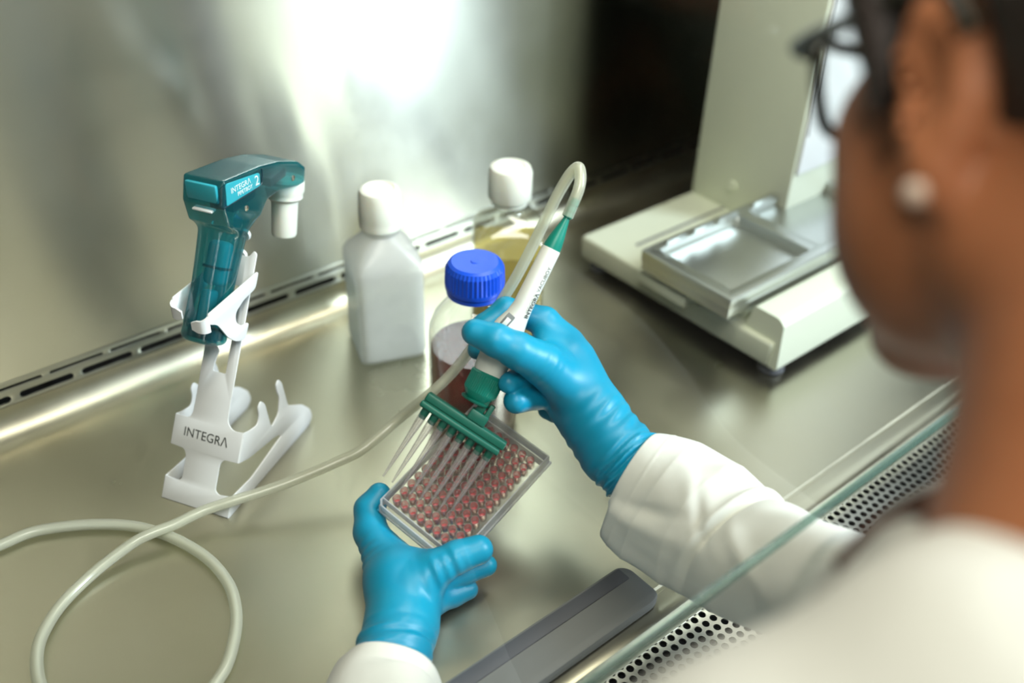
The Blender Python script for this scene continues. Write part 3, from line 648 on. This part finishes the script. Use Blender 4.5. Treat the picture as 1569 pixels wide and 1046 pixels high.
for i in range(12):
    for j in range(8):
        o = bpy.data.objects.new('well', wme); COL.objects.link(o); o.parent = wp; o.location = ((i - 5.5) * .009, (j - 3.5) * .009, 0)
        l = bpy.data.objects.new('medium', lme); COL.objects.link(l); l.parent = o

# ================================================================== the person
body_c = C_ = None
def cam3(x, y, d): return EYE + R @ np.array([x, y, -d])
person = empty('person', cam3(.215, -.30, .22)); tag(person, 'seated person in white lab coat, blue gloves and dark glasses, head bent over the worktop', 'person')
# ---- right glove
TH = .795
def chain(p, pts):
    """pts: [(x, y, d, r_px)] in photograph pixels with depth -> signed distance"""
    d_ = None; q = [(P(x, y, d), r * d / F) for x, y, d, r in pts]
    for (a_, ra), (b_, rb) in zip(q[:-1], q[1:]):
        t = rcone(p, a_, b_, ra, rb); d_ = t if d_ is None else smin(d_, t, .0035)
    return d_
def wr(p, amp, fr, dirv):   # shallow creases across a direction
    u = p @ dirv; s_ = p @ np.cross(dirv, [0.3, .2, .9]); return amp * np.sin(fr * u + 2.2 * np.sin(95 * s_)) * np.sin(70 * s_ + 31 * u)
def glove_r(p):
    palm = rcone(p, P(872, 556, .842), P(916, 640, .825), 44 * .83 / F, 43 * .83 / F)
    palm = smin(palm, rcone(p, P(868, 625, .845), P(930, 695, .82), 30 * .83 / F, 38 * .82 / F), .012)
    palm = smin(palm, rcone(p, P(858, 528, .850), P(862, 585, .855), 28 * .84 / F, 32 * .84 / F), .012)
    wrist = rcone(p, P(916, 645, .823), P(945, 690, .812), 46 * .82 / F, 52 * .81 / F)
    palm = smin(palm, wrist, .015)
    cuff = rcone(p, P(945, 688, .812), P(985, 728, .80), 55 * .81 / F, 60 * .80 / F)
    axw = unit(P(985, 728, .80) - P(900, 620, .825)); u = (p - P(955, 690, .812)) @ axw
    sv = (p - P(955, 690, .812)) @ unit(R @ np.array([.7, .7, 0])); tv = (p - P(955, 690, .812)) @ unit(R @ np.array([0, 0, 1]))
    th = np.arctan2(sv, tv)
    cuff = cuff + (.0016 * np.sin(1050 * u + 1.6 * np.sin(3 * th)) + .0011 * np.sin(560 * u + 5 * th)) * np.clip(u / .016 + .4, 0, 1)
    palm = smin(palm, cuff, .006)
    thumb = chain(p, [(728, 509, .790, 21), (760, 521, .788, 25.5), (793, 537, .793, 28.5), (830, 556, .807, 33), (868, 590, .825, 36)])
    web = chain(p, [(838, 520, .842, 22), (838, 548, .825, 22)])
    index = chain(p, [(731, 536, .842, 15), (742, 500, .845, 19), (775, 474, .848, 19), (835, 492, .850, 22), (866, 525, .852, 26)])
    middle = chain(p, [(779, 586, .812, 17), (806, 577, .832, 19), (850, 566, .862, 23), (872, 560, .855, 26)])
    ring = chain(p, [(791, 614, .818, 20), (822, 606, .838, 21), (862, 602, .866, 23), (880, 590, .855, 26)])
    little = chain(p, [(838, 628, .876, 14), (852, 630, .874, 17), (872, 628, .870, 20), (892, 625, .855, 24)])
    d = smin(palm, web, .010)
    f1 = smin(d, index, .007); f2 = smin(d, middle, .006); f3 = smin(d, ring, .006); f4 = smin(d, little, .006); f5 = smin(d, thumb, .010)
    o = np.minimum(np.minimum(np.minimum(f1, f2), np.minimum(f3, f4)), f5)
    cr = wr(p, .0009, 900, unit(P(870, 590, .83) - P(800, 535, .80))) * np.clip(1.3 - np.linalg.norm(p - P(815, 555, .80), axis=-1) / .022, 0, 1)
    cr += wr(p, .0009, 560, axw) * np.clip(1.4 - np.abs((p - P(935, 660, .815)) @ axw) / .022, 0, 1)
    # keep clear of the handpiece it closes on
    t = np.clip((p - a0) @ hy, .015, .16); dd = np.linalg.norm(p - a0 - t[..., None] * hy, axis=-1) - np.interp(t, [.0, .02, .06, .07, .08], [.0145, .0145, .0130, .011, .0085])
    return smax(o + cr, -dd, .0015)
v, f = surface(glove_r, P(845, 640, .82) - .105, P(845, 640, .82) + .105, .0014); v = smooth_mesh(v, f, 2)
gl = np_mesh('right_glove', v, f, M['glove'], person)
# ---- left glove
def glove_l(p):
    palm = rcone(p, P(612, 893, .800), P(617, 965, .775), 54 * .80 / F, 53 * .77 / F)
    palm = smin(palm, rcone(p, P(648, 880, .800), P(630, 950, .785), 36 * .80 / F, 38 * .78 / F), .012)
    cuff = rcone(p, P(612, 960, .772), P(596, 1030, .745), 54 * .77 / F, 63 * .75 / F)
    axw = unit(P(596, 1030, .745) - P(614, 930, .785)); o0 = P(612, 965, .772); u = (p - o0) @ axw
    sv = (p - o0) @ (R @ np.array([1, 0, 0])); tv = (p - o0) @ (R @ np.array([0, 0, 1])); th = np.arctan2(sv, tv)
    cuff = cuff + (.0012 * np.sin(480 * u + 2.5 * np.sin(2 * th)) + .0006 * np.sin(900 * u + 4 * th)) * np.clip(u / .02 + .2, 0, 1)
    palm = smin(palm, cuff, .008)
    thumb = chain(p, [(581, 757, .853, 18), (566, 780, .850, 23), (568, 815, .838, 26), (590, 856, .818, 33), (608, 890, .802, 42)])
    index = chain(p, [(733, 842, .796, 23), (700, 853, .792, 25), (668, 871, .790, 29), (640, 895, .790, 36)])
    middle = chain(p, [(745, 866, .818, 17), (712, 876, .815, 19), (672, 890, .808, 23), (645, 905, .800, 30)])
    ring = chain(p, [(717, 903, .818, 16), (693, 911, .812, 19), (660, 919, .800, 26), (640, 920, .795, 30)])
    web = chain(p, [(600, 845, .838, 22), (640, 872, .818, 20), (668, 862, .830, 20)])
    little = chain(p, [(690, 845, .850, 17), (665, 862, .842, 19), (645, 890, .822, 24)])
    d = smin(palm, web, .010)
    o = smin(d, thumb, .012)
    for q, k in ((index, .008), (middle, .005), (ring, .003), (little, .006)): o = np.minimum(o, smin(d, q, k))
    cr = wr(p, .0009, 700, unit(P(600, 900, .8) - P(570, 800, .84))) * np.clip(1.3 - np.linalg.norm(p - P(570, 845, .82), axis=-1) / .022, 0, 1)
    cr += wr(p, .0009, 700, unit(P(720, 850, .795) - P(650, 880, .79))) * np.clip(1.4 - np.linalg.norm(p - P(676, 880, .775), axis=-1) / .022, 0, 1)
    # closes on the plate
    q = (p - PC) @ np.stack([pa, pb, pn], 1); bx_ = np.abs(q - np.array([0, 0, -.0073])) - np.array([hx_ + .0008, hy_ + .0008, .0083])
    bd_ = np.linalg.norm(np.maximum(bx_, 0), axis=-1) + np.minimum(bx_.max(-1), 0)
    return smax(o + cr, -bd_, .002)
v, f = surface(glove_l, P(645, 895, .80) - .115, P(645, 895, .80) + .115, .0014); v = smooth_mesh(v, f, 2)
np_mesh('left_glove', v, f, M['glove'], person)
# ---- sleeves: lofted cloth tubes
def sleeve(name, pts, fold, parent, n=72, steps=60, hollow=.012, th0=.0012):
    path = spline([q[0] for q in pts], 24); k = len(path)
    rad_ = np.interp(np.linspace(0, 1, k), np.linspace(0, 1, len(pts)), [q[1] for q in pts]); asp = np.interp(np.linspace(0, 1, k), np.linspace(0, 1, len(pts)), [q[2] for q in pts])
    a = np.linspace(0, 2 * np.pi, n, endpoint=False)
    def sec(i, s):
        r_ = rad_[i] * (1 + fold(a, s)); return np.stack([r_ * asp[i] * np.cos(a), r_ * np.sin(a)], 1)
    outer = sweep(path, sec, up=R @ np.array([0, 0, 1.]))
    cen = [path[i] for i in range(k)]
    kk = max(3, k // 6); inner = [cen[i] + (outer[i] - cen[i]) * (1 - th0 / rad_[i]) for i in range(kk)]
    rings = inner[::-1] + outer
    v, f = loft(rings); return mesh(name, v, f, M['coat'], parent, True)
W1 = P(968, 722, .808)
def fold_r(a, s):
    def wrapd(x): return (x + np.pi) % (2 * np.pi) - np.pi
    up_ = .5 + .5 * np.cos(a - 3.7)
    g = .02 * np.sin(2 * a + 4 * s) + .012 * np.sin(5 * a - 11 * s)
    for a_, m_, s_, w_, l_, h in ((5.45, -1.6, .10, .16, .22, .07), (5.05, -2.5, .16, .12, .10, -.05), (4.3, 2.2, .22, .22, .08, .045), (3.7, -3.0, .27, .16, .07, .05), (4.6, 5.0, .30, .14, .07, -.05), (5.9, -1.0, .12, .20, .2, -.06), (3.4, 1.0, .12, .3, .08, .03), (4.8, 6, .45, .2, .06, .06), (3.9, -5, .47, .2, .06, .06)):
        g = g + h * np.exp(-(wrapd(a - a_ - m_ * (s - s_)) / w_) ** 2 - ((s - s_) / l_) ** 2)
    g = g + .55 * np.exp(-(wrapd(a + .05) / .55) ** 2) * np.exp(-(s / .20) ** 2) / (1 + np.exp(-(s - .012) / .0035))
    q = s - .355 - .035 * np.cos(a - 3.2)
    return g + up_ * (.07 * np.exp(-((q + .022) / .020) ** 2) - .13 * np.exp(-(q / .012) ** 2)) + .05 * up_ * np.exp(-((q - .05) / .03) ** 2) + .010 * np.exp(-((s - .062) / .004) ** 2)
sleeve('right_sleeve', [(P(970, 722, .806), 68 * .806 / F, 1), (P(1022, 756, .795), 90 * .795 / F, 1), (P(1080, 802, .775), 103 * .775 / F, 1), (P(1145, 850, .745), 98 * .745 / F, 1), (P(1230, 887, .70), 94 * .70 / F, 1), (P(1330, 930, .64), .045, 1), (P(1440, 970, .56), .052, 1), (P(1560, 920, .45), .062, 1), (cam3(.32, -.14, .30), .066, 1)], fold_r, person, n=120)
def fold_l(a, s): return .03 * np.sin(3 * a + 5 * s) + .02 * np.sin(5 * a - 7 * s)
sleeve('left_sleeve', [(P(598, 1034, .745), .0400, 1), (P(585, 1090, .72), .045, 1), (P(600, 1230, .64), .050, 1), (cam3(-.06, -.30, .52), .055, 1), (cam3(0., -.27, .40), .058, 1), (cam3(.05, -.20, .31), .060, 1)], fold_l, person)
# ---- head, neck, trunk
Fh = unit(R @ np.array([-.34, .10, -.93])); Uh = R @ np.array([-.03, 1, 0]); Uh = unit(Uh - Fh * (Uh @ Fh)); Rh = np.cross(Fh, Uh)
EAR = P(1452, 170, .335); HC = EAR + Rh * .074 + Uh * .012
hax = np.stack([Rh, Fh, Uh])
def hp3(r_, f_, u_): return HC + Rh * r_ + Fh * f_ + Uh * u_
NB = cam3(.188, -.110, .305)
def body_fn(p):
    sk = ellip(p, hp3(0, -.012, .035), hax, (.074, .094, .086))
    fc = ellip(p, hp3(0, .030, -.030), hax, (.058, .062, .075))
    d = smin(sk, fc, .03)
    d = smin(d, rcone(p, hp3(-.050, .005, -.055), hp3(-.018, .075, -.095), .020, .016), .025)
    d = smin(d, rcone(p, hp3(.050, .005, -.055), hp3(.018, .075, -.095), .020, .016), .025)
    d = smin(d, ellip(p, hp3(0, .078, -.095), hax, (.022, .018, .018)), .02)
    for s_ in (-1, 1):
        d = smin(d, ellip(p, hp3(s_ * .042, .062, -.012), hax, (.024, .022, .024)), .02)   # cheek
        d = smin(d, ellip(p, hp3(s_ * .043, .045, -.050), hax, (.031, .036, .042)), .02)
        d = smin(d, rcone(p, hp3(s_ * .012, .088, .032), hp3(s_ * .045, .074, .030), .010, .009), .01)   # brow
        d = smax(d, -ellip(p, hp3(s_ * .031, .096, .010), hax, (.014, .012, .010)), .008)
    d = smin(d, rcone(p, hp3(0, .090, .020), hp3(0, .112, -.022), .007, .0105), .008)      # nose
    for s_ in (-1, 1): d = smin(d, ellip(p, hp3(s_ * .010, .102, -.026), hax, (.007, .009, .007)), .005)
    d = smin(d, ellip(p, hp3(0, .092, -.050), hax, (.021, .010, .0055)), .004); d = smin(d, ellip(p, hp3(0, .090, -.061), hax, (.018, .010, .006)), .004)
    nk = rcone(p, hp3(-.010, -.030, -.060), NB, .056, .060); d = smin(d, nk, .025)
    d = smin(d, rcone(p, NB, cam3(.20, -.24, .26), .058, .08), .04)
    # ears
    for s_ in (-1, 1):
        o = hp3(s_ * .076, .002, -.008); ax = np.stack([Rh * s_ * .87 + Fh * -.5, Fh * .87 + Rh * s_ * .5, Uh])
        e = ellip(p, o + Uh * .006, ax, (.0085, .0175, .0330)); e = smin(e, ellip(p, o + Uh * -.027 + Fh * .002, ax, (.0065, .010, .011)), .006)
        e = smax(e, -ellip(p, o + Uh * .006 + Rh * s_ * .008 + Fh * .003, ax, (.007, .0105, .021)), .004)
        d = smin(d, e, .005)
    return d
v, f = surface(body_fn, NB + [-.26, -.26, -.22], NB + [.26, .26, .36], .0042)
v = smooth_mesh(v, f, 2); body = np_mesh('body', v, f, M['skin'], person)
# hair: close shell over the skull, drawn back behind the ears to a low bun
def hair_fn(p):
    sk = ellip(p, hp3(0, -.014, .038), hax, (.080, .101, .093)); q = (p - HC) @ np.stack([Rh, Fh, Uh], 1)
    cut = q[..., 2] * .55 - (q[..., 1] - .030) * .85 + .002            # hairline plane: forehead to nape
    d = smax(sk, -cut, .006)
    sb = rcone(p, hp3(-.070, .046, .050), hp3(-.075, .030, -.004), .014, .006); sb2 = rcone(p, hp3(.070, .046, .050), hp3(.075, .030, -.004), .014, .006)
    ear = np.minimum(ellip(p, hp3(-.080, .000, 0), hax, (.02, .018, .036)), ellip(p, hp3(.080, .000, 0), hax, (.02, .018, .036)))
    d = smax(d, -ear, .004); d = smin(smin(d, sb, .006), sb2, .006)
    nape = smin(rcone(p, hp3(-.050, -.072, .010), hp3(-.040, -.070, -.050), .030, .018), rcone(p, hp3(.050, -.072, .010), hp3(.040, -.070, -.050), .030, .018), .02); d = smin(d, nape, .015)
    bun = ellip(p, hp3(0, -.118, .015), hax, (.034, .028, .032)); d = smin(d, bun, .012)
    return d + .0007 * np.sin(p @ Uh * 900 + 3 * np.sin(p @ Fh * 60))
v, f = surface(hair_fn, HC - .16, HC + .16, .003); np_mesh('hair', smooth_mesh(v, f, 1), f, M['hair'], person)
# glasses
gls = empty('eyeglasses', mw=frame(hp3(0, .1, .012), Rh, Fh, Uh).tolist()); gls.parent = person; gls.matrix_parent_inverse = person.matrix_world.inverted()
for s_ in (-1, 1):
    q = [hp3(s_ * (.033 + .026 * x), .106 - .010 * abs(x + .2) ** 2 * (1 if x > 0 else .3), .010 + .019 * y) for x, y in ((-1, .2), (-.75, .85), (0, 1), (.8, .95), (1, .55), (.85, -.3), (.45, -.9), (-.2, -1), (-.8, -.65))]
    tube('rim', q, .0030, M['frame'], gls, 10, 6, closed=True)
    mesh('lens', [hp3(s_ * .033, .104, .010)] + spline(q, 3, True).tolist(), [(0, i + 1, (i + 1) % (len(q) * 3) + 1) for i in range(len(q) * 3)], M['pane'], gls)
    tube('temple_arm', [hp3(s_ * .059, .098, .024), hp3(s_ * .068, .092, .026), hp3(s_ * .074, .050, .028), hp3(s_ * .077, .005, .030), hp3(s_ * .077, -.012, .012)], .0036, M['frame'], gls, 10)
tube('bridge', [hp3(-.008, .107, .014), hp3(0, .110, .019), hp3(.008, .107, .014)], .002, M['frame'], gls, 10)
for s_ in (-1, 1):
    lathe('eye', [(0, -.011), (.008, -.008), (.011, 0), (.008, .008), (0, .011)], M['eye'], person, 24, frame(hp3(s_ * .031, .078, .010), Rh, Uh, Fh), 80)
lathe('earring', [(0, -.004), (.003, -.0032), (.0042, 0), (.003, .0032), (0, .004)], M['pearl'], person, 20, frame(P(1402, 296, .322), Rh, Fh, Uh), 80)
# coat trunk
def coat_fn(p):
    SL, SR_ = cam3(.074, -.160, .305), cam3(.385, -.185, .23)
    d = rcone(p, SL, cam3(.145, -.116, .290), .054, .056)
    d = smin(d, rcone(p, cam3(.145, -.116, .290), cam3(.27, -.108, .235), .056, .062), .02)
    d = smin(d, rcone(p, SR_, cam3(.27, -.15, .25), .055, .075), .03)
    d = smin(d, rcone(p, cam3(.20, -.22, .26), NB + np.array([-.03, -.10, -.60]), .10, .15), .05)
    d = smin(d, rcone(p, cam3(.12, -.22, .30), NB + np.array([-.10, -.08, -.55]), .08, .11), .05)
    d = smin(d, rcone(p, SL, cam3(.02, -.27, .37), .054, .056), .03)
    d = smin(d, rcone(p, P(1300, 905, .40), P(1420, 860, .36), .016, .022), .03)
    return d + .0025 * np.sin(p[..., 0] * 38 + 3 * np.sin(p[..., 2] * 21)) * np.sin(p[..., 1] * 33 + p[..., 2] * 27)
v, f = surface(coat_fn, NB + [-.42, -.36, -.80], NB + [.32, .30, .12], .0075); v = smooth_mesh(v, f, 2)
np_mesh('lab_coat', v, f, M['coat'], person)
# brown shirt edge showing beside the coat
tube('shirt_edge', [P(1296, 868, .385), P(1335, 826, .375), P(1380, 795, .365), P(1432, 770, .35), P(1500, 760, .34)], .0055, M['shirt'], person, 10)
